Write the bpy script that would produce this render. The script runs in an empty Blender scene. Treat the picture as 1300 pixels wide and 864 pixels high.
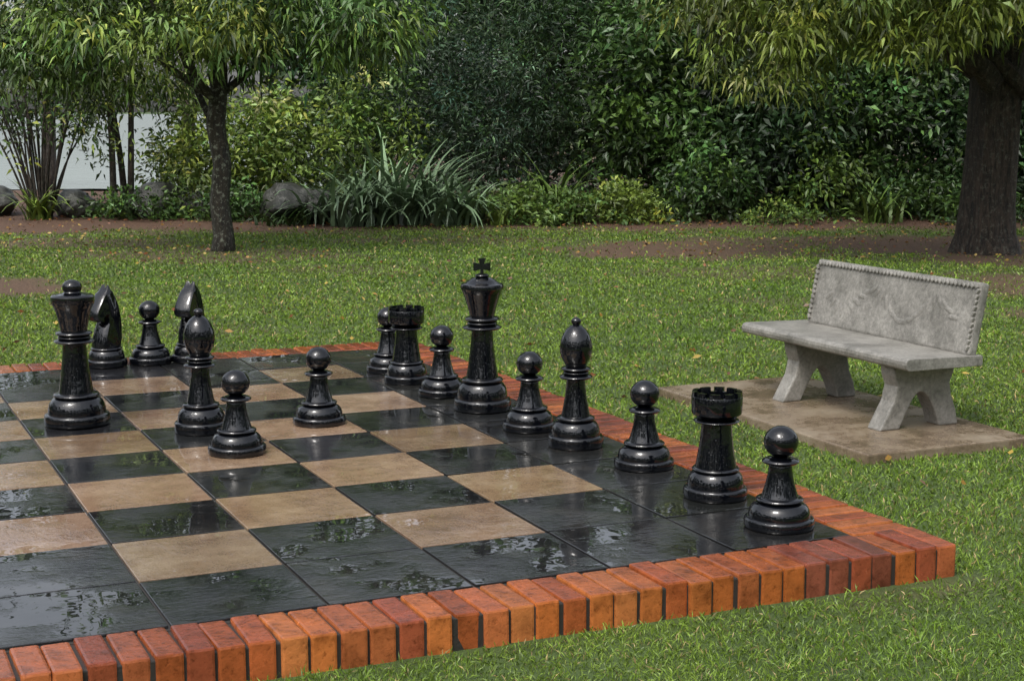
import bpy, bmesh, math, random
import numpy as np
from mathutils import Vector, Matrix
random.seed(7); rng=np.random.default_rng(11)
sc=bpy.context.scene
COL=sc.collection
T=0.45; GZ=-0.105
# ------------------------------------------------------------ helpers
def link(o,parent=None):
    COL.objects.link(o)
    if parent is not None: o.parent=parent
    return o
def empty(name,loc=(0,0,0)):
    e=bpy.data.objects.new(name,None); e.location=loc; e.empty_display_size=.1
    return link(e)
def mesh_np(name,co,quads,mat=None,parent=None,col=None,smooth=False,tris=False):
    me=bpy.data.meshes.new(name); k=3 if tris else 4
    co=np.asarray(co,np.float32).reshape(-1,3); q=np.asarray(quads,np.int32).reshape(-1,k)
    me.vertices.add(len(co)); me.vertices.foreach_set("co",co.ravel())
    me.loops.add(q.size); me.loops.foreach_set("vertex_index",q.ravel())
    me.polygons.add(len(q)); me.polygons.foreach_set("loop_start",np.arange(0,q.size,k,dtype=np.int32))
    me.polygons.foreach_set("use_smooth",np.full(len(q),smooth))
    me.update(calc_edges=True)
    if col is not None:
        a=me.attributes.new("Col",'FLOAT_COLOR','POINT')
        c=np.ones((len(co),4),np.float32); c[:,:3]=col; a.data.foreach_set("color",c.ravel())
    if mat: me.materials.append(mat)
    return link(bpy.data.objects.new(name,me),parent)
def mesh_py(name,verts,faces,mat=None,parent=None,smooth=False,sharp=None,loc=(0,0,0)):
    me=bpy.data.meshes.new(name); me.from_pydata([tuple(v) for v in verts],[],faces); me.update()
    bm=bmesh.new(); bm.from_mesh(me); bmesh.ops.recalc_face_normals(bm,faces=bm.faces); bm.to_mesh(me); bm.free()
    if mat: me.materials.append(mat)
    if smooth:
        me.polygons.foreach_set("use_smooth",[True]*len(me.polygons))
        if sharp: me.set_sharp_from_angle(angle=math.radians(sharp))
    o=bpy.data.objects.new(name,me); o.location=loc
    return link(o,parent)
def nrm(a): return a/np.maximum(np.linalg.norm(a,axis=-1,keepdims=True),1e-9)
# garden axes: e = eastwards along the lawn, n = towards the shrubbery
OX,OY=-2.66,-4.62; FX,FY=math.sin(.4238),math.cos(.4238)
def site(n,e): return (OX+n*FX+e*FY, OY+n*FY-e*FX)
def tosite(x,y): 
    return (x-OX)*FX+(y-OY)*FY, (x-OX)*FY-(y-OY)*FX
def S(n,e,z): 
    a=site(n,e); return (a[0],a[1],z)
def wob(x,y,s=1.,ph=0.):
    return (np.sin(x*1.7*s+ph)+np.sin(y*2.1*s+1.3+ph*2)+np.sin((x+y)*1.1*s+2.+ph)+np.sin((x-y)*2.9*s+.7)+.6*np.sin((x*4.3+y*3.1)*s+ph)+.6*np.sin((x*3.7-y*5.3)*s))/5.2
# ------------------------------------------------------------ materials
def newmat(name):
    m=bpy.data.materials.new(name); m.use_nodes=True; nt=m.node_tree
    b=nt.nodes["Principled BSDF"]; return m,nt,b
def N(nt,t,**kw):
    n=nt.nodes.new(t)
    for k,v in kw.items(): setattr(n,k,v)
    return n
def noise(nt,scale,detail=4,rough=.6,coord='Object',vec=None,dist=0.,mapscale=None):
    n=N(nt,"ShaderNodeTexNoise"); n.inputs["Scale"].default_value=scale; n.inputs["Detail"].default_value=detail
    n.inputs["Roughness"].default_value=rough; n.inputs["Distortion"].default_value=dist
    tc=N(nt,"ShaderNodeTexCoord"); src=tc.outputs[coord]
    if mapscale:
        mp=N(nt,"ShaderNodeMapping"); mp.inputs["Scale"].default_value=mapscale; nt.links.new(src,mp.inputs[0]); src=mp.outputs[0]
    nt.links.new(src,n.inputs["Vector"]); return n
def ramp(nt,src,stops):
    r=N(nt,"ShaderNodeValToRGB"); nt.links.new(src,r.inputs[0]); el=r.color_ramp.elements
    while len(el)<len(stops): el.new(.5)
    for e,(p,c) in zip(el,stops):
        e.position=p; e.color=(c if isinstance(c,tuple) else (c,c,c))+(1,)
    return r
def mix(nt,a,b,fac,mode='MIX'):
    m=N(nt,"ShaderNodeMix",data_type='RGBA',blend_type=mode)
    for s,v in ((0,fac),(6,a),(7,b)):
        if isinstance(v,(int,float)): m.inputs[s].default_value=v
        elif isinstance(v,tuple): m.inputs[s].default_value=v+(1,)
        else: nt.links.new(v,m.inputs[s])
    return m.outputs[2]
def bump(nt,b,src,strength=.3,dist=.01,prev=None):
    bp=N(nt,"ShaderNodeBump"); bp.inputs["Strength"].default_value=strength; bp.inputs["Distance"].default_value=dist
    nt.links.new(src,bp.inputs["Height"])
    if prev is not None: nt.links.new(prev,bp.inputs["Normal"])
    nt.links.new(bp.outputs[0],b.inputs["Normal"]); return bp.outputs[0]
def attr(nt): 
    a=N(nt,"ShaderNodeAttribute"); a.attribute_name="Col"; return a.outputs["Color"]
def leafmat(name,rough=.45,spec=.4):
    m,nt,b=newmat(name); c=attr(nt); nt.links.new(c,b.inputs["Base Color"]); b.inputs["Roughness"].default_value=rough
    b.inputs["Specular IOR Level"].default_value=spec
    return m
M_leaf=leafmat("foliage_leaf",.42,.42); M_grass=leafmat("grass_blade",.4,.35)

# wet lacquered black
M_black,nt,b=newmat("wet_black_lacquer")
n1=noise(nt,13,2); n2=noise(nt,95,2,.6)
b.inputs["Base Color"].default_value=(.002,.0025,.004,1)
r=ramp(nt,n2.outputs[0],[(.35,.02),(.7,.07)]); nt.links.new(r.outputs[0],b.inputs["Roughness"])
b.inputs["IOR"].default_value=1.6
n=bump(nt,b,n1.outputs[0],.28,.012)
v=N(nt,"ShaderNodeTexVoronoi"); v.inputs["Scale"].default_value=85; tc=N(nt,"ShaderNodeTexCoord"); nt.links.new(tc.outputs["Object"],v.inputs[0])
rr=ramp(nt,v.outputs["Distance"],[(.0,1.),(.28,0.)])
bump(nt,b,rr.outputs[0],.28,.003,n)

def tilemat(name,c1,c2,c3,streak,drk):
    m,nt,b=newmat(name)
    a=noise(nt,3.6,7,.7); s=noise(nt,16,5,.6,dist=1.2,mapscale=streak)
    f=noise(nt,160,2,.7)
    r=ramp(nt,a.outputs[0],[(.30,c1),(.5,c2),(.70,c3)])
    c=mix(nt,r.outputs[0],attr(nt),1.,'MULTIPLY')
    g=ramp(nt,f.outputs[0],[(.3,.72),(.7,1.2)]); c=mix(nt,c,g.outputs[0],1.,'MULTIPLY')
    nt.links.new(c,b.inputs["Base Color"])
    w=noise(nt,2.6,5,.62)
    rr=ramp(nt,w.outputs[0],[(.42,.012),(.55,.045),(.72,drk)]); nt.links.new(rr.outputs[0],b.inputs["Roughness"])
    b.inputs["IOR"].default_value=1.6
    sm=ramp(nt,w.outputs[0],[(.46,.0),(.6,1.)])
    h=mix(nt,(0.,0.,0.),s.outputs[0],sm.outputs[0])
    n=bump(nt,b,h,.35,.006)
    lw=noise(nt,9,2,.5); n=bump(nt,b,lw.outputs[0],.07,.008,n)
    return m
M_dark=tilemat("wet_slate_tile",(.010,.011,.012),(.018,.019,.020),(.040,.039,.036),(1,3.5,1),.15)
M_tan=tilemat("wet_sandstone_tile",(.14,.090,.058),(.245,.168,.108),(.35,.26,.175),(2.6,1,1),.18)
M_grout,nt,b=newmat("board_mortar"); b.inputs["Base Color"].default_value=(.03,.026,.022,1); b.inputs["Roughness"].default_value=.6
bump(nt,b,noise(nt,80).outputs[0],.5,.004)

M_brick,nt,b=newmat("wet_clay_brick")
n1=noise(nt,11,6,.7); n2=noise(nt,60,4,.7)
r=ramp(nt,n1.outputs[0],[(.3,(.42,.37,.34)),(.5,(.92,.92,.92)),(.72,(1.2,1.15,1.1))])
c=mix(nt,attr(nt),r.outputs[0],1.,'MULTIPLY')
r=ramp(nt,n2.outputs[0],[(.33,(.35,.30,.27)),(.45,(1.,1.,1.))]); c=mix(nt,c,r.outputs[0],.6,'MULTIPLY')
# soaked upper faces are darker than the drained sides
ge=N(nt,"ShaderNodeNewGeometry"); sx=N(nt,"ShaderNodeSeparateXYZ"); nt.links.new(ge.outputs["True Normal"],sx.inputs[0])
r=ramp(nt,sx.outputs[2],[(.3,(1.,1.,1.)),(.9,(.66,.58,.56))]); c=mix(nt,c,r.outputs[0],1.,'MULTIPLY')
nt.links.new(c,b.inputs["Base Color"])
r=ramp(nt,n1.outputs[0],[(.35,.06),(.65,.30)]); nt.links.new(r.outputs[0],b.inputs["Roughness"])
n=bump(nt,b,n2.outputs[0],.4,.004); bump(nt,b,n1.outputs[0],.4,.01,n)

M_conc,nt,b=newmat("weathered_concrete")
n1=noise(nt,6,6,.7); n2=noise(nt,70,4,.7)
r=ramp(nt,n1.outputs[0],[(.28,(.10,.097,.082)),(.5,(.235,.225,.20)),(.75,(.36,.345,.31))])
g=ramp(nt,n2.outputs[0],[(.3,.65),(.65,1.15)]); c=mix(nt,r.outputs[0],g.outputs[0],1.,'MULTIPLY')
nt.links.new(c,b.inputs["Base Color"]); b.inputs["Roughness"].default_value=.42
n=bump(nt,b,n2.outputs[0],.5,.005); bump(nt,b,n1.outputs[0],.4,.01,n)
M_slab,nt,b=newmat("damp_paving_slab")
n1=noise(nt,4,7,.75); n2=noise(nt,90,4,.7)
r=ramp(nt,n1.outputs[0],[(.3,(.085,.062,.04)),(.5,(.20,.15,.10)),(.72,(.30,.25,.18))])
g=ramp(nt,n2.outputs[0],[(.3,.7),(.65,1.15)]); c=mix(nt,r.outputs[0],g.outputs[0],1.,'MULTIPLY')
nt.links.new(c,b.inputs["Base Color"]); rr=ramp(nt,n1.outputs[0],[(.4,.12),(.6,.45)]); nt.links.new(rr.outputs[0],b.inputs["Roughness"])
bump(nt,b,n2.outputs[0],.4,.004)

M_ground,nt,b=newmat("lawn_soil")
n1=noise(nt,2.,5,.7); n2=noise(nt,45,4,.75)
g=ramp(nt,n1.outputs[0],[(.3,(.04,.068,.013)),(.6,(.065,.105,.02)),(.8,(.09,.105,.03))])
d=ramp(nt,n2.outputs[0],[(.3,(.035,.02,.012)),(.55,(.12,.065,.038)),(.75,(.21,.13,.078))])
sp=N(nt,"ShaderNodeSeparateColor"); nt.links.new(attr(nt),sp.inputs[0])
c=mix(nt,g.outputs[0],d.outputs[0],sp.outputs[0]); nt.links.new(c,b.inputs["Base Color"]); b.inputs["Roughness"].default_value=.8
bump(nt,b,n2.outputs[0],.8,.02)

def barkmat(name,c1,c2,lichen):
    m,nt,b=newmat(name)
    n1=noise(nt,11,7,.72,mapscale=(2.5,2.5,.5),dist=.8); n2=noise(nt,22,5,.75)
    r=ramp(nt,n1.outputs[0],[(.38,c1),(.64,c2)]); l=ramp(nt,n2.outputs[0],[(.54,0.),(.60,1.)])
    c=mix(nt,r.outputs[0],(.30,.33,.25),mix(nt,(0.,0.,0.),l.outputs[0],lichen)); nt.links.new(c,b.inputs["Base Color"])
    b.inputs["Roughness"].default_value=.6; bump(nt,b,n1.outputs[0],1.,.08); return m
M_bark=barkmat("dark_bark",(.008,.006,.004),(.085,.060,.042),.22)
M_bark2=barkmat("lichen_bark",(.012,.010,.007),(.06,.048,.03),.85)
M_rock,nt,b=newmat("garden_rock")
n1=noise(nt,5,7,.7); r=ramp(nt,n1.outputs[0],[(.3,(.015,.016,.012)),(.55,(.05,.052,.044)),(.75,(.19,.19,.17))]); nt.links.new(r.outputs[0],b.inputs["Base Color"])
b.inputs["Roughness"].default_value=.5; bump(nt,b,n1.outputs[0],.8,.05)
M_mistgap,nt,b=newmat("misty_gap_standin"); b.inputs["Base Color"].default_value=(.22,.28,.26,1); b.inputs["Roughness"].default_value=.12  # base colour lightened to stand in for sky reflection and misty glow
bump(nt,b,noise(nt,3.,3).outputs[0],.2,.04)

# ------------------------------------------------------------ chessboard
board=empty("chessboard")
def boxes(name,items,mat,parent,bev=.004):
    bm=bmesh.new(); cl=bm.verts.layers.float_color.new("Col")
    for cx,cy,cz,sx,sy,sz,rx,ry,rz,col in items:
        g=bmesh.ops.create_cube(bm,size=1.)["verts"]
        es=list({e for v in g for e in v.link_edges})
        bmesh.ops.scale(bm,vec=(sx,sy,sz),verts=g)
        bb=bmesh.ops.bevel(bm,geom=es,offset=bev,segments=2,affect='EDGES',profile=.6)
        vs=list({v for f in bb["faces"] for v in f.verts}|{v for v in g if v.is_valid})
        M=Matrix.Translation((cx,cy,cz))@Matrix.Rotation(rz,4,'Z')@Matrix.Rotation(ry,4,'Y')@Matrix.Rotation(rx,4,'X')
        bmesh.ops.transform(bm,matrix=M,verts=vs)
        for v in vs: v[cl]=(*col,1)
    me=bpy.data.meshes.new(name); bm.to_mesh(me); bm.free(); me.materials.append(mat)
    return link(bpy.data.objects.new(name,me),parent)
dk,tn=[],[]
for i in range(-9,1):
    for j in range(-1,9):
        ring=i in(-9,0) or j in(-1,8)
        v=random.uniform(.75,1.22); t=(random.gauss(0,.004),random.gauss(0,.004))
        it=((i+.5)*T,(j+.5)*T,-.02+random.uniform(-.0008,.0008),T-.009,T-.009,.04,t[0],t[1],0,(v,v*random.uniform(.95,1.02),v*random.uniform(.88,1.04)))
        (tn if (not ring and (i+j)%2==0) else dk).append(it)
boxes("slate_tiles",dk,M_dark,board,.003); boxes("sandstone_tiles",tn,M_tan,board,.003)
boxes("mortar_bed",[(-4*T,4*T,-.072,10*T+.02,10*T+.02,.128,0,0,0,(1,1,1))],M_grout,board)
pal=[(.50,.145,.035),(.56,.175,.045),(.44,.115,.035),(.36,.09,.04),(.58,.20,.06),(.42,.12,.045),(.50,.15,.05),(.27,.08,.045)]
def bc():
    c=random.choice(pal); v=random.uniform(.72,1.02); return tuple(x*v for x in c)
br=[]; P=.0835; W=.0745; L=.228
def br_add(cx,cy,lx,ly):
    j=lambda s:random.gauss(0,s)
    br.append((cx+j(.0014),cy+j(.004),-.063+j(.002),lx,ly,.132,j(.007),j(.007),j(.015),bc()))
k=0
while .687-W/2-k*P>-4.29:
    br_add(.687-W/2-k*P,-.457-L/2,W,L); br_add(.687-W/2-k*P,4.057+L/2,W,L); k+=1
k=0
while -.457+W/2+.006+k*P<4.05:
    br_add(.457+L/2,-.445+W/2+k*P,L,W); br_add(-4.057-L/2,-.445+W/2+k*P,L,W); k+=1
boxes("brick_border",br,M_brick,board,.008)
boxes("border_mortar",[( -1.8,-.457-L/2,-.075,5.0-.03,L-.012,.13,0,0,0,(1,1,1)),(-1.8,4.057+L/2,-.075,4.97,L-.012,.13,0,0,0,(1,1,1)),(.457+L/2,1.8,-.0755,L-.012,4.495,.129,0,0,0,(1,1,1)),(-4.057-L/2,1.8,-.0755,L-.012,4.495,.129,0,0,0,(1,1,1))],M_grout,board)

# ------------------------------------------------------------ chess pieces
def tor(z0,z1,ri,ro,n=8):
    out=[]
    for k in range(n+1):
        a=-math.pi/2+math.pi*k/n; out.append((ri+(ro-ri)*math.cos(a),(z0+z1)/2+(z1-z0)/2*math.sin(a)))
    return out
def cur(r0,z0,r1,z1,p=1.,n=8):
    return [(r1+(r0-r1)*(1-t)**p,z0+(z1-z0)*t) for t in [k/n for k in range(n+1)]]
def ballp(zc,rz,rr,z0,n=14,top=math.pi/2):
    a0=math.asin(max(-1,(z0-zc)/rz)); return [(rr*math.cos(a0+(top-a0)*k/n),zc+rz*math.sin(a0+(top-a0)*k/n)) for k in range(n+1)]
def foot(zb,zt,rt):
    out=[(0,0),(.93,0)]+[(.97,.004),(.995,zb*.18),(1.,zb*.35)]+[(1.,zb*.7),(.985,zb*.86),(.955,zb*.96),(.90,zb)]
    n=10
    for k in range(n+1):
        a=k/n*math.pi/2; out.append((rt+(.88-rt)*math.cos(a)**1.1,zb*1.01+(zt-zb*1.01)*math.sin(a)**.9))
    return out
PROF={
'pawn':foot(.105,.25,.58)+tor(.252,.30,.54,.68)+cur(.53,.302,.33,.62,1.7,10)+tor(.625,.685,.32,.53)+[(.36,.69)]+ballp(.845,.157,.49,.70),
'king':foot(.08,.185,.64)+tor(.186,.215,.6,.73)+cur(.56,.217,.37,.53,1.5,10)+tor(.532,.565,.37,.68)+tor(.567,.588,.42,.52)+tor(.59,.62,.42,.60)+cur(.42,.622,.72,.80,.8,10)[0:11]+[(.745,.805),(.75,.82),(.72,.835),(.60,.84)]+[(.5,.855),(.36,.872),(.24,.879)]+tor(.88,.90,.14,.25)+[(.13,.902),(0,.903)],
'queen':foot(.08,.19,.62)+tor(.19,.22,.58,.70)+cur(.53,.222,.36,.56,1.5,10)+tor(.562,.595,.36,.62)+tor(.597,.616,.40,.5)+tor(.618,.648,.40,.56)+cur(.40,.65,.60,.82,.7,10)+[(.645,.84),(.665,.86),(.66,.885),(.62,.895),(.52,.90),(.40,.905),(.26,.912)]+ballp(.948,.052,.30,.918),
'bishop':foot(.09,.20,.60)+tor(.20,.235,.56,.69)+cur(.52,.237,.33,.52,1.5,10)+tor(.522,.56,.33,.60)+tor(.562,.585,.36,.46)+tor(.587,.62,.34,.54)+[(.36,.625),(.42,.65),(.52,.69),(.575,.735),(.585,.775),(.55,.82),(.475,.865),(.36,.905),(.22,.932),(.12,.942)]+ballp(.968,.032,.18,.943),
'rook':foot(.105,.25,.66)+tor(.25,.29,.62,.74)+cur(.64,.292,.47,.70,1.5,10)+tor(.702,.745,.48,.72)+[(.60,.75),(.66,.77),(.765,.79),(.785,.81),(.795,.95),(.785,.957),(.60,.957),(.595,.88),(0,.88)],
'knight':foot(.09,.20,.70)+tor(.20,.235,.62,.76)+[(.62,.24),(.50,.255),(0,.26)],
}
HR={'pawn':(.343,.118),'king':(.704,.134),'queen':(.644,.143),'bishop':(.538,.116),'rook':(.388,.116),'knight':(.445,.110)}
def lathe(prof,h,rb,seg=56):
    vs=[];fs=[];rows=[]
    for r,z in prof:
        if r<=1e-6: rows.append([len(vs)]); vs.append((0,0,z*h))
        else:
            rows.append(list(range(len(vs),len(vs)+seg)))
            for k in range(seg):
                a=2*math.pi*k/seg; vs.append((r*rb*math.cos(a),r*rb*math.sin(a),z*h))
    for A,B in zip(rows,rows[1:]):
        for k in range(seg):
            k2=(k+1)%seg
            if len(A)==1 and len(B)==1: break
            if len(A)==1: fs.append((A[0],B[k2],B[k]))
            elif len(B)==1: fs.append((A[k],A[k2],B[0]))
            else: fs.append((A[k],A[k2],B[k2],B[k]))
    return vs,fs
def loft(vs,fs,secs,seg=18):
    base=len(vs)
    for x,z,ang,a,b_ in secs:
        ux,uz=-math.sin(ang),math.cos(ang)
        for k in range(seg):
            t=2*math.pi*k/seg
            vs.append((x+ux*a*math.cos(t),b_*math.sin(t),z+uz*a*math.cos(t)))
    for i in range(len(secs)-1):
        for k in range(seg):
            k2=(k+1)%seg; A=base+i*seg; B=A+seg; fs.append((A+k,A+k2,B+k2,B+k))
    fs.append(tuple(base+k for k in range(seg))); e=base+(len(secs)-1)*seg; fs.append(tuple(e+k for k in range(seg)))
def sector(vs,fs,r1,r2,a0,a1,z0,z1,n=4,taper=0):
    b0=len(vs)
    for k in range(n+1):
        a=a0+(a1-a0)*k/n
        for r,z in((r1,z0),(r2,z0),(r2-taper,z1),(r1+taper,z1)): vs.append((r*math.cos(a),r*math.sin(a),z))
    for k in range(n):
        A=b0+4*k;B=A+4
        for q in range(4): fs.append((A+q,A+(q+1)%4,B+(q+1)%4,B+q))
    fs.append((b0,b0+1,b0+2,b0+3)); e=b0+4*n; fs.append((e+3,e+2,e+1,e))
MESH={}
for kind,prof in PROF.items():
    h,rb=HR[kind]; vs,fs=lathe(prof,h,rb)
    if kind=='bishop':
        v2=[]
        for x,y,z in vs:
            zz=z/h
            if .66<zz<.93 and x>0:
                dd=abs((zz-.80)-(x/rb-.35)*.30)
                if dd<.016: x*=.8;y*=.8
            v2.append((x,y,z))
        vs=v2
    if kind=='rook':
        for k in range(10):
            a=2*math.pi*k/10; sector(vs,fs,.605*rb,.785*rb,a,a+math.pi/5*.70,.9565*h,h,4,.002)
    if kind=='king':
        o=[(-.10,0),(.10,0),(.08,.35),(.44,.26),(.44,.76),(.10,.66),(.19,1.),(-.19,1.),(-.10,.66),(-.44,.76),(-.44,.26),(-.08,.35)]
        b0=len(vs); zz0=.893*h; H=.107*h; n=len(o)
        for yy in(-.022,.022):
            for px,pz in o: vs.append((px*H*1.2,yy,zz0+pz*H))
        fs.append(tuple(b0+i for i in range(n))); fs.append(tuple(b0+n+i for i in reversed(range(n))))
        for i in range(n): fs.append((b0+i,b0+(i+1)%n,b0+n+(i+1)%n,b0+n+i))
    if kind=='knight':
        # side silhouette of the horse head (x forward), inflated sideways
        o=[(-.070,.100),(-.082,.150),(-.086,.200),(-.084,.250),(-.076,.300),(-.062,.345),(-.042,.380),(-.022,.402),(-.012,.442),(.010,.412),(.034,.396),(.056,.368),(.078,.336),(.096,.304),(.103,.280),(.096,.258),(.076,.248),(.056,.256),(.040,.272),(.022,.280),(.010,.272),(.014,.258),(.028,.236),(.044,.205),(.058,.165),(.066,.130),(.068,.100)]
        def half(z): return .056-.016*max(0,(z-.15)/.28) 
        n=len(o); layers=[(-1.0,.72),(-.82,.90),(-.45,1.),(0,1.015),(.45,1.),(.82,.90),(1.0,.72)]
        def spine(x,z):
            if z>.25 and x>-.02: return (.025+(x-.02)*.55, .335+(z-.335)*.35-(x-.02)*.25)
            return (-.02 if z>.2 else -.006, z*.96+.006)
        b0=len(vs)
        for ly,sc_ in layers:
            for x,z in o:
                sx_,sz_=spine(x,z); ear=(x,z)==(-.012,.442)
                yy=ly*half(z)*(.7 if ear else 1)
                f=sc_
                vs.append((sx_+(x-sx_)*f,yy,sz_+(z-sz_)*(f if not ear else (1. if abs(ly)>.4 and abs(ly)<.9 else .72))))
        for L_ in range(len(layers)-1):
            for i in range(n):
                A=b0+L_*n; B=A+n; fs.append((A+i,A+(i+1)%n,B+(i+1)%n,B+i))
        fs.append(tuple(b0+i for i in range(n))); e=b0+(len(layers)-1)*n; fs.append(tuple(e+i for i in reversed(range(n))))
        for k in range(9):   # mane locks down the nape
            t=k/8; mx=-.040-.046*math.sin(min(1.,t*1.6)*1.57); mz=.392-.255*t
            loft(vs,fs,[(mx-.010,mz-.022,math.radians(70),.004,.004),(mx-.002,mz-.006,math.radians(78),.018,.019),(mx+.006,mz+.010,math.radians(84),.016,.019),(mx+.012,mz+.020,math.radians(84),.004,.004)],10)
        for sy in(-1,1):     # cheek and brow swelling
            b1=len(vs)
            for a_ in range(5):
                for c_ in range(10):
                    th=a_/4*math.pi; ph=c_/10*2*math.pi
                    vs.append((.026+.028*math.sin(th)*math.cos(ph),sy*.024+.022*math.cos(th),.340+.028*math.sin(th)*math.sin(ph)))
            for a_ in range(4):
                for c_ in range(10): fs.append((b1+a_*10+c_,b1+a_*10+(c_+1)%10,b1+(a_+1)*10+(c_+1)%10,b1+(a_+1)*10+c_))
    o=mesh_py("tmp_"+kind,vs,fs,M_black,None,True,38)
    MESH[kind]=o.data; o.data.name="chess_"+kind; bpy.data.objects.remove(o)
PIECES=[('queen',-1.575,2.49,20),('knight',-1.17,4.04,212),('pawn',-.93,4.05,0),('knight',-.71,4.02,228),('bishop',-1.11,2.10,50),
('pawn',-1.08,1.61,0),('pawn',-.59,2.06,0),('pawn',.17,3.26,0),('rook',.14,2.90,10),('pawn',.17,2.49,0),('king',.20,2.06,-24),('pawn',.21,1.56,0),
('bishop',.24,1.17,60),('pawn',.31,.71,0),('rook',.31,.18,5),('pawn',.29,-.26,0)]
for kind,x,y,a in PIECES:
    o=bpy.data.objects.new("chess_"+kind,MESH[kind]); o.location=(x,y,.0015 if y<3.9 else .004); o.rotation_euler=(0,0,math.radians(a)); link(o)

# ------------------------------------------------------------ bench + slab
boxes("concrete_slab",[(1.86,1.65,-.095,.90,1.80,.07,0,0,0,(1,1,1))],M_slab,None,.008)
SZ=-.060
bench=empty("garden_bench",(0,0,0))
def prism(name,outline,y0,y1,mat,parent,bev=.006):
    n=len(outline); vs=[(x,y0,z) for x,z in outline]+[(x,y1,z) for x,z in outline]
    fs=[tuple(range(n)),tuple(reversed(range(n,2*n)))]+[(i,(i+1)%n,n+(i+1)%n,n+i) for i in range(n)]
    o=mesh_py(name,vs,fs,mat,parent)
    md=o.modifiers.new("bev",'BEVEL'); md.width=bev; md.segments=2; md.limit_method='ANGLE'; md.angle_limit=math.radians(35)
    return o
leg=[(1.755,0),(1.865,0),(1.90,.07),(1.935,.135),(1.965,.165),(1.995,.165),(2.03,.135),(2.065,.07),(2.09,0),(2.20,0),(2.185,.07),(2.155,.14),(2.145,.20),(2.165,.25),(2.17,.292),(1.82,.292),(1.825,.25),(1.845,.20),(1.83,.13),(1.79,.06)]
for i,yy in enumerate((1.17,1.95)):
    prism("leg_%d"%(i+1),[(x,SZ+z) for x,z in leg],yy-.05,yy+.05,M_conc,bench,.008)
seat=[(1.80,.294),(2.20,.294),(2.205,.30),(2.205,.338),(2.20,.342),(1.80,.350),(1.785,.346),(1.776,.336),(1.774,.322),(1.778,.306),(1.788,.297)]
prism("seat",[(x,SZ+z) for x,z in seat],.975,2.32,M_conc,bench,.006)
BH=.335;BY0,BY1=.985,2.25
BRM=Matrix.Translation((2.125,0,SZ+.344))@Matrix.Rotation(math.radians(11),4,'Y')
def brpart(name,items,bev):
    o=boxes(name,items,M_conc,bench,bev); o.matrix_local=BRM; return o
yc=(BY0+BY1)/2; W2=BY1-BY0
brpart("backrest",[(.028,yc,BH/2,.044,W2,BH,0,0,0,(1,1,1))],.012)
rope=[]
ny=44
for k in range(ny):
    rope.append((.004,BY0+.02+(W2-.04)*(k+.5)/ny,BH-.020,.022,.030,.017,.6,0,0,(1,1,1)))
for k in range(11):
    z=.02+(BH-.05)*(k+.5)/11
    for y,sg in((BY0+.018,1),(BY1-.018,-1)): rope.append((.004,y,z,.022,.018,.028,.5*sg,0,0,(1,1,1)))
brpart("rope_moulding",rope,.007)
vs=[];fs=[]
for k in range(26):
    t=k/25*math.pi*4; y=yc+(k-12.5)/13*.50; z=BH*.47+.065*math.sin(t)
    b0=len(vs); a0=t*.7
    for q in range(12):
        a=q/12*2*math.pi; ly,lz=.040*math.cos(a),.014*math.sin(a)
        vs.append((.0055,y+ly*math.cos(a0)-lz*math.sin(a0),z+ly*math.sin(a0)+lz*math.cos(a0)))
    vs.append((-.0015,y,z))
    for q in range(12): fs.append((b0+q,b0+(q+1)%12,b0+12))
o=mesh_py("relief",vs,fs,M_conc,bench,True); o.matrix_local=BRM

# ------------------------------------------------------------ ground + dirt mask
def dirt(x,y):
    n,e=tosite(x,y)
    w=wob(x,y,.9); w2=wob(x,y,3.3,1.)
    m=np.zeros_like(x)
    def ell(n0,e0,rn,re,k=1.):
        q=((n-n0)/rn)**2+((e-e0)/re)**2
        return np.clip((1.25-q+.55*w+.45*w2)*1.3,0,1)*k
    for a in((16.8,1.9,1.3,1.6,.92),(16.8,5.0,1.9,2.2,.95),(13.3,-4.5,.9,1.1,.95),(13.2,4.9,1.6,1.1,.85),(11.3,4.1,.8,.6,.7),(16.2,-3.1,.9,1.6,.6),(14.7,-1.5,.5,.9,.4),(14.5,2.2,.6,1.1,.5),(17.8,3.4,.8,2.2,.8),(17.6,-5.0,.8,1.4,.7),(17.9,-.8,.6,1.6,.5),(12.2,2.2,.35,.8,.35),(10.6,-2.,.3,.6,.3)): m=np.maximum(m,ell(*a))
    edge=18.6+.6*w+.04*e
    m=np.maximum(m,np.clip((n-edge)/1.2+.35*w2,0,1))
    d1=np.maximum(np.abs(x+1.8)-2.5,0)+np.abs(y+.70)
    m=np.maximum(m,np.clip(1.0-d1/.05+.4*w2,0,1)*.85)
    d2=np.hypot(np.maximum(np.abs(x-.50)-.25,0),(y+.74)/1.); m=np.maximum(m,np.clip(1.0-d2/.10+.4*w2,0,1)*.9)
    return m
def gz(x,y):
    n,e=tosite(x,y)
    z=GZ+.012*wob(x,y,1.)*np.clip((n-6)/6,0,1)
    return z+(.22*np.clip((n-19)/4,0,1)**1.3*(.7+.3*wob(x,y,.5)))*np.clip((27.5-n)/2,0,1)
ax=np.concatenate([[-400,-200,-100,-50,-25],np.arange(-14,26,.16),[30,45,80,160,400]])
X,Y=np.meshgrid(ax,np.concatenate([[-400,-200,-80,-30,-14],np.arange(-8,30,.16),[36,60,120,250,400]]),indexing='ij')
x,y=X.ravel(),Y.ravel(); z=gz(x,y); nx,ny_=X.shape
ii=np.arange(nx*ny_).reshape(nx,ny_); q=np.stack([ii[:-1,:-1],ii[1:,:-1],ii[1:,1:],ii[:-1,1:]],-1).reshape(-1,4)
dm=dirt(x,y)*(tosite(x,y)[0]<60); mesh_np("ground",np.stack([x,y,z],-1),q,M_ground,None,np.stack([dm]*3,-1),True)
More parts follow.
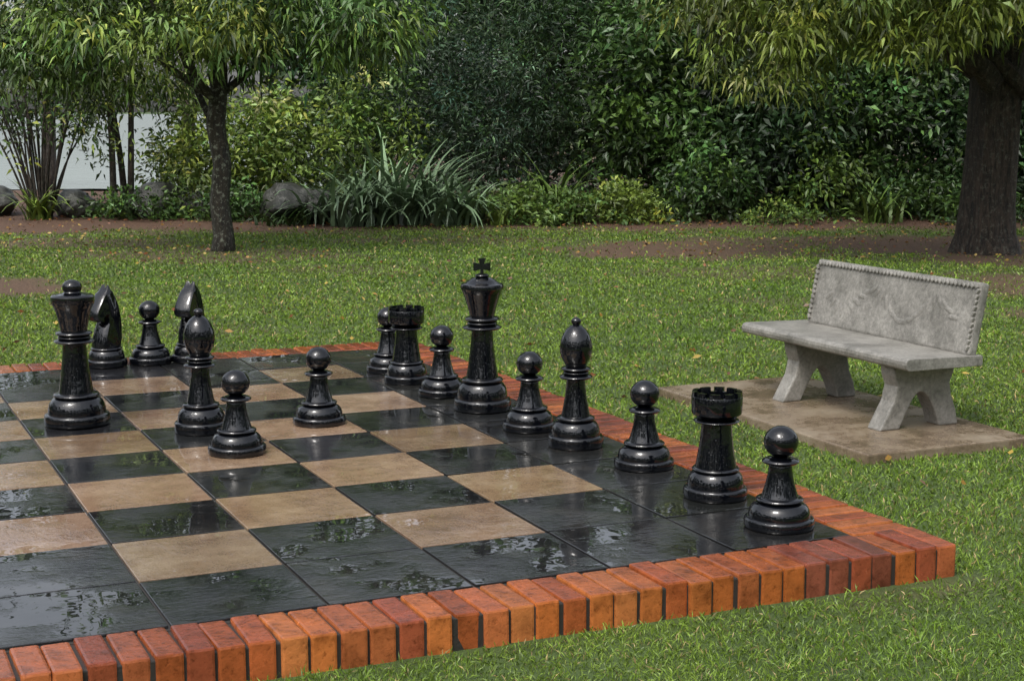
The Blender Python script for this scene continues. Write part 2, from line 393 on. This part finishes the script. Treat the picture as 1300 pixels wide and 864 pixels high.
near=[(28.3,-3.8),(28.1,-5.5),(28.6,-7.5),(28.2,-9.5),(28.8,-12),(29.5,-15),(31,-19),(35,-26)]
far=[(60,-62),(110,-100),(200,-130),(300,-120),(310,-60),(240,-30),(150,-16),(90,-10),(55,-5.5),(38,-3.6),(31,-3.2)]
pv=[S(n_,e_,GZ+.04) for n_,e_ in near+far]
mesh_py("misty_gap_standin",pv,[tuple(range(len(pv)))],M_mistgap)  # added pale water sheet standing in for a bright misty opening

# ------------------------------------------------------------ leaf / blade generator
def blades(base,d,L,W,col,droop,name,mat,parent=None):
    n=len(base); d=nrm(d); rv=rng.normal(size=(n,3)); side=nrm(np.cross(d,rv))
    L=L.reshape(-1,1);W=W.reshape(-1,1); dz=np.zeros((n,3)); dz[:,2]=-1
    mid=base+d*L*.45; tip=base+d*L+dz*L*droop
    co=np.stack([base,mid+side*W*.5,tip,mid-side*W*.5],1).reshape(-1,3)
    q=np.arange(4*n).reshape(-1,4); c=np.repeat(col,4,axis=0)
    return mesh_np(name,co,q,mat,parent,c)
NB=440000
u=rng.random(NB); n=2.6*(20.5/2.6)**(u**1.0); e=(rng.random(NB)*2-1)*(.345*n+.7)
bx=OX+n*FX+e*FY; by=OY+n*FY-e*FX
dmk=dirt(bx,by)
keep=(rng.random(NB)>dmk*1.02)
keep&=~((bx>-4.35)&(bx<.70)&(by>-.70)&(by<4.30)); keep&=~((bx>1.415)&(bx<2.305)&(by>.755)&(by<2.545))
bx,by,n=bx[keep],by[keep],n[keep]; k=len(bx)
tuft=wob(bx,by,5.,.3); patch=wob(bx,by,.55,2.); p2=wob(bx,by,1.6,4.)
Lh=(.020+.026*rng.random(k))*(1+.42*tuft)*(1+.015*n)
Wd=.0038*np.clip(n/5,.8,4.4)*(.7+.6*rng.random(k))
d=np.stack([rng.normal(0,.6,k),rng.normal(0,.6,k),np.ones(k)],-1)
c1=np.array([.090,.165,.016]);c2=np.array([.185,.265,.034]);c3=np.array([.33,.25,.11])
t=np.clip(.42+.40*patch+.25*p2+.22*rng.normal(size=k),0,1)[:,None]
col=c1*(1-t)+c2*t; dry=rng.random(k)<(.06+.06*(p2>.4)); col[dry]=c3*(.6+.8*rng.random((dry.sum(),1)))
col*=(.5+.85*rng.random((k,1)))*(1+.28*tuft[:,None])
blades(np.stack([bx,by,gz(bx,by)-.003],-1),d,Lh,Wd,np.clip(col,0,.7),.25,"lawn_grass",M_grass)
NL=5600; n=5+17*rng.random(NL)**.8; e=(rng.random(NL)*2-1)*(.345*n+.9); lx=OX+n*FX+e*FY; ly=OY+n*FY-e*FX
kp=(rng.random(NL)<np.clip(.10+.9*dirt(lx,ly)*(n>15),0,1))&~((lx>-4.35)&(lx<.70)&(ly>-.70)&(ly<4.30)); lx,ly,n=lx[kp],ly[kp],n[kp]; k=len(lx)
pc=np.array([(.30,.17,.04),(.22,.08,.03),(.40,.28,.06),(.12,.06,.03)])[rng.integers(0,4,k)]
blades(np.stack([lx,ly,gz(lx,ly)+.028],-1),np.stack([rng.normal(size=k),rng.normal(size=k),rng.normal(0,.2,k)],-1),.03+.035*rng.random(k),.018+.012*rng.random(k),pc,.1,"fallen_leaves",M_leaf)

# ------------------------------------------------------------ foliage
DKG=(.020,.045,.013);MDG=(.042,.084,.018);YG=(.17,.23,.04);LG=(.10,.165,.032);BLG=(.035,.065,.034)
def cloud(name,blobs,parent=None,up=.0,droop=.25,aspect=.42,zmin=None,dens=.75,zj=.12):
    B=[];D=[];Ls=[];C=[]
    for (n0,e0,z0,rn,re,rz,nc,nl,cr,ll,colr) in blobs:
        nl=max(8,int(nl*dens)); ll=ll/math.sqrt(dens)
        v=nrm(rng.normal(size=(nc,3))); rad=(.35+.65*rng.random((nc,1))**.45)
        cc=v*rad*np.array([re,rn,rz]); 
        lump=1+.22*np.sin(v[:,:1]*5+e0)+.18*np.sin(v[:,2:]*7+v[:,1:2]*4+n0)
        cc*=lump
        ex=e0+cc[:,0]; nn=n0+cc[:,1]; zz=z0+cc[:,2]+rng.normal(0,zj,nc)*rz
        wx=OX+nn*FX+ex*FY; wy=OY+nn*FY-ex*FX
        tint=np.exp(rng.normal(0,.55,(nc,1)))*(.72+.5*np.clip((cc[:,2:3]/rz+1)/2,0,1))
        hue=rng.normal(0,.13,(nc,1))
        ctr=np.repeat(np.stack([wx,wy,zz],-1),nl,0)
        off=rng.normal(size=(nc*nl,3))*cr*np.array([1,1,.62])*np.repeat(.6+.8*rng.random((nc,1)),nl,0)
        p=ctr+off
        d=nrm(off)*.8+rng.normal(size=off.shape)*.55; d[:,2]+=up
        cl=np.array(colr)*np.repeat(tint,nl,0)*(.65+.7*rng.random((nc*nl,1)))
        hh=np.repeat(hue,nl,0); cl=cl*np.concatenate([1+hh*.9,1+hh*.3,1-hh],1)
        B.append(p);D.append(d);Ls.append(ll*(.6+.8*rng.random(nc*nl)));C.append(cl)
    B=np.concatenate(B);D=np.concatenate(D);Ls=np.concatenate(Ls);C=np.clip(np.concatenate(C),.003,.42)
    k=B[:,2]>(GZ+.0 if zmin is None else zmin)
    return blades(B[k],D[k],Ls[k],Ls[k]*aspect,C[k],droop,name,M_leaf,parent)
def tube(pts,rad,seg=12,rough=.0):
    vs=[];fs=[]; pts=[Vector(p) for p in pts]
    for i,p in enumerate(pts):
        tdir=(pts[min(i+1,len(pts)-1)]-pts[max(i-1,0)]).normalized()
        a=tdir.orthogonal().normalized() if abs(tdir.z)<.9 else Vector((1,0,0)); a=(a-tdir*a.dot(tdir)).normalized(); b_=tdir.cross(a)
        for k in range(seg):
            t=2*math.pi*k/seg; r=rad[i]*(1+rough*math.sin(t*5+i*.35)+rough*.6*math.sin(t*3+i*.8))
            vs.append(p+a*r*math.cos(t)+b_*r*math.sin(t))
    for i in range(len(pts)-1):
        for k in range(seg):
            k2=(k+1)%seg; fs.append((i*seg+k,i*seg+k2,(i+1)*seg+k2,(i+1)*seg+k))
    fs.append(tuple(range(seg))); fs.append(tuple((len(pts)-1)*seg+k for k in range(seg)))
    return vs,fs
def tubes(name,lst,mat,parent,seg=12,rough=0.):
    V=[];F=[]
    for pts,rad in lst:
        v,f=tube(pts,rad,seg=seg,rough=rough); b0=len(V); V+=v; F+=[tuple(i+b0 for i in q) for q in f]
    return mesh_py(name,V,F,mat,parent,True)
def bez(p0,p1,p2,n=10):
    p0,p1,p2=map(Vector,(p0,p1,p2)); return [p0*(1-t)**2+p1*2*t*(1-t)+p2*t*t for t in [i/n for i in range(n+1)]]
def lin(a,b,n): return [a+(b-a)*i/(n-1) for i in range(n)]

tr=empty("feathery_tree")
g=GZ-.05
trunk=[S(16.6,-3.03,g),S(16.6,-3.02,.05),S(16.6,-3.06,.4),S(16.6,-3.02,.8),S(16.6,-3.08,1.2),S(16.6,-3.03,1.6),S(16.6,-3.02,2.1),S(16.6,-2.95,2.7),S(16.6,-2.9,3.9)]
lst=[(trunk,[.14,.105,.098,.093,.097,.09,.08,.065,.04])]
for s,e1,n1,zt in((1.45,-4.3,16.2,2.4),(1.5,-1.9,16.9,2.4),(1.9,-4.9,17.2,3.3),(2.0,-1.3,16.0,3.2),(1.4,-3.5,15.4,2.5),(2.2,-3.0,18.0,3.6),(1.1,-3.6,17.0,2.2)):
    lst.append((bez(S(16.6,-3.04,s),S((16.6+n1)/2,(e1-3.04)/2,s+.45),S(n1,e1,zt)),lin(.045,.012,11)))
tubes("trunk_and_limbs",lst,M_bark2,tr,12,.08)
LG2=(.08,.135,.026)
cloud("crown",[(16.6,-3.9,2.4,1.1,1.2,.55,130,85,.17,.085,LG2),(16.4,-2.3,2.35,1.1,1.0,.5,110,85,.17,.085,MDG),(16.8,-3.0,3.0,1.5,2.0,.8,130,70,.2,.10,MDG),(15.9,-3.2,2.2,.7,.9,.36,40,80,.13,.08,YG),(16.4,-4.8,2.05,.6,.7,.45,60,80,.14,.08,LG2),(16.3,-1.6,2.1,.5,.5,.3,34,80,.13,.08,LG),(16.5,-4.2,1.62,.4,.8,.16,22,60,.11,.07,LG2),(16.8,-3.2,4.5,1.4,1.9,.8,46,60,.24,.13,MDG)],tr,up=-.25,droop=.45,aspect=.28,zj=.25)  # last clump added above the view for patchy reflections in the tiles
tr=empty("broad_shade_tree")
E0=4.91;n0=16.4
trunk=[S(n0,E0,g-.05),S(n0,E0,g+.06),S(n0,E0,.10),S(n0,E0,.4),S(n0,E0+.02,.9),S(n0,E0+.03,1.4),S(n0,E0+.05,2.0),S(n0,E0+.1,2.8)]
lst=[(trunk,[.44,.36,.30,.275,.262,.262,.26,.2])]
lst.append((bez(S(n0,E0+.05,1.35),S(n0-.3,E0+.1,1.75),S(n0-1.2,E0-1.6,2.6)),lin(.15,.05,11)))
lst.append((bez(S(n0-.1,E0+.6,1.25),S(n0-.3,E0+.1,1.75),S(n0-.6,E0-.9,2.5)),lin(.10,.05,11)))
lst.append((bez(S(n0,E0,1.7),S(n0+.3,E0-1.2,2.6),S(n0+.5,E0-3.2,3.2)),lin(.16,.04,11)))
lst.append((bez(S(n0,E0,1.9),S(n0,E0+1.2,2.6),S(n0-.4,E0+2.6,3.4)),lin(.16,.04,11)))
lst.append((bez(S(n0,E0,2.2),S(n0-1,E0-.5,3.0),S(n0-2.6,E0-1.,3.6)),lin(.14,.03,11)))
lst.append((bez(S(n0,E0,2.4),S(n0+.2,E0,3.6),S(n0+.2,E0+.3,4.8)),lin(.18,.05,11)))
tubes("trunk_and_limbs",lst,M_bark,tr,22,.07)
OG=(.13,.175,.030)
cloud("crown",[(15.6,2.6,2.65,1.4,1.3,.6,180,85,.17,.08,OG),(15.6,4.3,2.75,1.7,1.3,.6,210,85,.18,.08,OG),(16.3,6.1,2.6,1.5,1.2,.75,120,75,.18,.08,MDG),(15.2,3.4,2.2,.8,1.5,.3,80,80,.13,.075,YG),(15.4,2.4,1.75,.4,.9,.22,26,60,.11,.07,OG),(16,4.5,4.0,2.4,3.2,.9,120,50,.3,.15,MDG),(14.0,4.5,3.3,1.2,2.0,.6,50,60,.2,.11,OG)],tr,up=-.3,droop=.5,aspect=.3,zj=.25)

tr=empty("thin_stem_tree")
lst=[]
for e0,e1,n_ in((-5.28,-5.35,21.0),(-5.08,-4.95,21.1),(-5.2,-5.7,21.3)):
    lst.append((bez(S(n_,e0,g),S(n_,e0+.05,1.0),S(n_,e1,3.2)),lin(.05,.025,11)))
tubes("stems",lst,M_bark,tr,8,.05)
cloud("crown",[(21,-5.4,2.9,.9,1.5,.7,60,60,.25,.10,MDG),(21,-5.2,2.0,.5,.9,.4,36,45,.2,.08,YG),(21.3,-4.6,1.5,.4,.5,.5,24,40,.16,.08,LG),(21.2,-5.6,1.3,.4,.5,.4,10,40,.14,.07,MDG)],tr,up=-.1,droop=.4,aspect=.35)
tr=empty("fan_stem_shrub")
lst=[];tips=[]
for k in range(24):
    a=random.uniform(-1,1); hgt=random.uniform(1.5,3.2); tips.append((20.8,-6.15+a*1.35,hgt))
    lst.append((bez(S(20.8+random.uniform(-.1,.1),-6.15+a*.12,g),S(20.8,-6.15+a*.35+random.uniform(-.2,.2),hgt*.5),S(20.8+random.uniform(-.8,.8),-6.15+a*1.35,hgt)),lin(.018,.006,11)))
tubes("stems",lst,M_bark,tr,6)
cloud("leaves",[(n_,e_,h_*.72,.45,.35,.6,12,26,.15,.075,random.choice([YG,LG,MDG,MDG])) for n_,e_,h_ in tips],tr,up=.1,droop=.3,aspect=.35)

YB=(.14,.205,.036)
cloud("light_green_shrub",[(21.5,-3.9,.75,.7,.8,.85,110,70,.16,.08,YB),(21.6,-2.9,.8,.7,.7,.9,100,70,.16,.08,YB),(21.8,-2.1,.9,.7,.7,.9,80,70,.16,.08,LG),(22.4,-4.6,.5,.6,.5,.5,40,60,.15,.08,YB)],up=.2,zj=.2)
cloud("dark_conifer_shrub",[(22.5,-1.6,1.8,1.2,1.0,1.9,200,80,.18,.07,DKG),(22.0,-.4,1.5,1.0,1.0,1.7,190,80,.18,.07,BLG),(22.3,.7,2.0,1.1,1.0,2.1,210,80,.18,.07,DKG),(23.,-.6,3.2,1.3,2.2,1.2,120,60,.24,.10,MDG)],up=.15,aspect=.25)
cloud("broadleaf_hedge",[(21.8,2.0,1.3,1.0,1.1,1.6,220,75,.19,.10,MDG),(21.6,3.5,1.1,1.0,1.1,1.4,220,75,.19,.10,DKG),(21.8,5.0,1.2,1.1,1.1,1.5,220,75,.19,.10,MDG),(21.6,6.4,1.0,1.1,1.1,1.3,180,75,.19,.10,DKG),(21.9,7.9,1.1,1.1,1.1,1.4,110,70,.19,.10,MDG),(20.6,2.6,.25,.5,.7,.5,70,70,.14,.08,MDG),(20.8,4.1,.3,.5,.6,.6,60,70,.14,.08,LG2),(20.7,5.7,.2,.5,.8,.4,60,70,.14,.08,MDG),(22.6,4.0,2.8,1.3,3.0,1.0,220,60,.24,.11,MDG),(22.6,7.4,2.8,1.3,2.2,1.0,120,60,.24,.11,DKG)],up=.1,zj=.2)
cloud("ground_cover_plants",[(20.3,.3,.10,.45,.9,.22,100,60,.10,.07,LG),(20.4,1.5,.10,.4,.6,.28,70,60,.10,.07,YB),(20.6,-3.3,.05,.4,.8,.25,70,60,.10,.07,MDG),(20.8,-4.8,.05,.4,.9,.2,50,60,.1,.07,MDG),(20.1,3.3,.0,.3,.5,.15,26,50,.09,.06,LG),(20.2,6.2,.0,.3,.7,.2,34,50,.09,.06,MDG)],up=.4,zj=.3)
bm_=[]
for e_ in np.arange(-2.5,13,1.7):
    bm_.append((26+rng.random()*1.5,e_,2.2,1.2,1.5,2.4,120,40,.32,.20,DKG))
for e_ in (-3.4,-.9,1.2,4.4,6.1,9.5,12.): bm_.append((27+rng.random()*1.5,e_,4.4+1.6*rng.random(),1.3,1.1,1.3,60,30,.42,.24,MDG))
for e_,z_ in ((-10.5,4.2),(-4.3,4.4),(-8.0,6.2),(-5.6,7.4),(-2.4,7.2),(.5,7.8),(3.,7.)): bm_.append((27.5,e_,z_,1.2,1.0,1.0,26,28,.40,.24,MDG))  # added sparse high foliage, out of view, breaking up sky in tile reflections
cloud("woodland_trees",bm_,aspect=.5)
lst=[]
for e_,h_ in((-10.4,5),(-8.,7),(-5.6,8),(-4.2,5),(-2.4,8),(.5,8),(3.,7.5),(6.3,5),(9.4,5)): lst.append((bez(S(27.4,e_,g),S(27.4,e_+.15,2),S(27.4,e_,h_)),lin(.14,.05,11)))
tubes("woodland_trunks",lst,M_bark,None,8,.05)
# added unseen trees behind and beside the viewer, blocking low sky in piece reflections
ring=[]
for k in range(30):
    a=2*math.pi*k/30; R_=24+3*random.random(); n_=4+R_*math.cos(a); e_=R_*math.sin(a)
    if n_>8 and abs(e_)<20: continue
    ring.append((n_,e_,2.8,2.4,2.9,3.2,60,40,.6,.42,MDG))
    ring.append((n_,e_+random.uniform(-1,1),6.5+2.5*random.random(),2.2,2.0,2.6,40,36,.6,.42,MDG))
cloud("added_sky_block_trees",ring,aspect=.6)

def strap(name,n0,e0,num,len_,w,colr,spread=.25,upb=1.0):
    V=[];Q=[];C=[]
    for k in range(num):
        a=random.uniform(0,2*math.pi); r=random.uniform(0,spread); L=len_*random.uniform(.55,1.15)
        b0=np.array(S(n0+r*math.cos(a),e0+r*math.sin(a)*1.5,GZ+.02)); az=random.uniform(0,2*math.pi)
        hd=np.array([math.cos(az),math.sin(az),0]); sd=np.array([-math.sin(az),math.cos(az),0])
        th=random.uniform(.10,.65)/upb; c=np.array(colr)*random.uniform(.35,1.6); ns=7; bend=random.uniform(.12,.36)
        p=b0.copy(); base=len(V)
        for i in range(ns+1):
            ww=w*(1-(i/ns)**2.2)*.5+.002
            V+= [p+sd*ww,p-sd*ww]; C+=[c*(.7+.5*i/ns)]*2
            p=p+(hd*math.sin(th)+np.array([0,0,math.cos(th)]))*L/ns; th+=bend
        for i in range(ns): Q.append((base+2*i,base+2*i+1,base+2*i+3,base+2*i+2))
    mesh_np(name,np.array(V),Q,M_leaf,None,np.array(C))
SB=(.15,.225,.12)
for n_,e_,k,l in((19.9,-1.95,90,.95),(20.1,-1.4,100,1.1),(20.0,-.75,90,.9),(20.3,-2.4,50,.8),(20.6,-1.6,80,1.3),(20.4,-1.0,70,1.2)):
    strap("strap_leaf_plant",n_,e_,k,l*1.12,.05,SB)
strap("spiky_plant",20.4,.55,40,1.2,.035,LG,.1,2.2); strap("spiky_plant",20.0,-.15,36,.5,.03,YB,.12); strap("spiky_plant",20.6,-6.15,60,.75,.04,YB,.12,1.8)
strap("fern_plant",20.0,-2.85,50,.4,.04,MDG,.3); strap("spiky_plant",20.2,4.7,40,.7,.04,LG,.2,1.5)

def rock(name,n_,e_,z,sx,sy,sz,seed):
    bm=bmesh.new(); bmesh.ops.create_icosphere(bm,subdivisions=4,radius=1)
    r=random.Random(seed); ph=[r.uniform(0,6) for _ in range(6)]
    pl=[(Vector((r.gauss(0,1),r.gauss(0,1),r.gauss(0,1))).normalized(),r.uniform(.62,.9)) for _ in range(9)]
    for v in bm.verts:
        c=v.co.copy()
        for nn,dd in pl:
            o_=c.dot(nn)-dd
            if o_>0: c-=nn*o_*.85
        c*=1+.06*math.sin(c.x*5+ph[0])+.05*math.sin(c.y*7+ph[1])+.04*math.sin(c.z*9+ph[2]+c.x*6)
        v.co=(c.x*sx,c.y*sy,c.z*sz)
    me=bpy.data.meshes.new(name); bm.to_mesh(me); bm.free(); me.materials.append(M_rock)
    me.polygons.foreach_set("use_smooth",[True]*len(me.polygons)); me.set_sharp_from_angle(angle=.6)
    o=bpy.data.objects.new(name,me); o.location=S(n_,e_,z); o.rotation_euler=(0,0,r.uniform(0,6)); link(o)
for i,(n_,e_,z,a,b_,c) in enumerate(((21.2,-6.9,.1,.42,.3,.25),(21.0,-5.75,.1,.3,.28,.24),(21.1,-4.75,.12,.5,.4,.3),(21.2,-4.2,.1,.4,.3,.26),(20.5,-2.9,.17,.5,.35,.30),(20.4,-2.45,.10,.3,.3,.24),(20.3,-.55,.05,.24,.2,.22))):
    rock("garden_rock",n_,e_,z,a,b_,c,i+3)

# ------------------------------------------------------------ light
w=bpy.data.worlds.new("World"); sc.world=w; w.use_nodes=True; nt=w.node_tree
sky=nt.nodes.new("ShaderNodeTexSky"); sky.sky_type='NISHITA'; sky.sun_disc=False
SE=math.radians(56); 
sd=Vector((-.75,-.55,0)).normalized(); 
az=math.atan2(sd.x,sd.y)
sky.sun_elevation=SE; sky.sun_rotation=az; sky.air_density=1.0; sky.dust_density=4.; sky.ozone_density=1.
hs=nt.nodes.new("ShaderNodeHueSaturation"); hs.inputs["Saturation"].default_value=.35; hs.inputs["Value"].default_value=1.75
nt.links.new(sky.outputs[0],hs.inputs["Color"]); bg=nt.nodes["Background"]; nt.links.new(hs.outputs[0],bg.inputs[0]); bg.inputs[1].default_value=.15
sl=bpy.data.lights.new("sun",'SUN'); sl.energy=1.2; sl.angle=math.radians(12); sl.color=(1,.97,.92)
so=bpy.data.objects.new("sun",sl); link(so); dirv=Vector((sd.x*math.cos(SE),sd.y*math.cos(SE),math.sin(SE)))
so.rotation_euler=dirv.to_track_quat('Z','Y').to_euler(); so.location=(0,0,10)
sc.view_settings.view_transform='Standard'; sc.view_settings.look='None'; sc.view_settings.exposure=0

cam=bpy.data.cameras.new("camera"); co=bpy.data.objects.new("camera",cam); link(co)
co.location=(-2.6611,-4.6178,1.3965); co.rotation_euler=(math.pi/2-.1464,0,-.4238)
cam.sensor_width=36; cam.lens=2013/1300*36; cam.clip_end=2000; cam.clip_start=.05
sc.camera=co
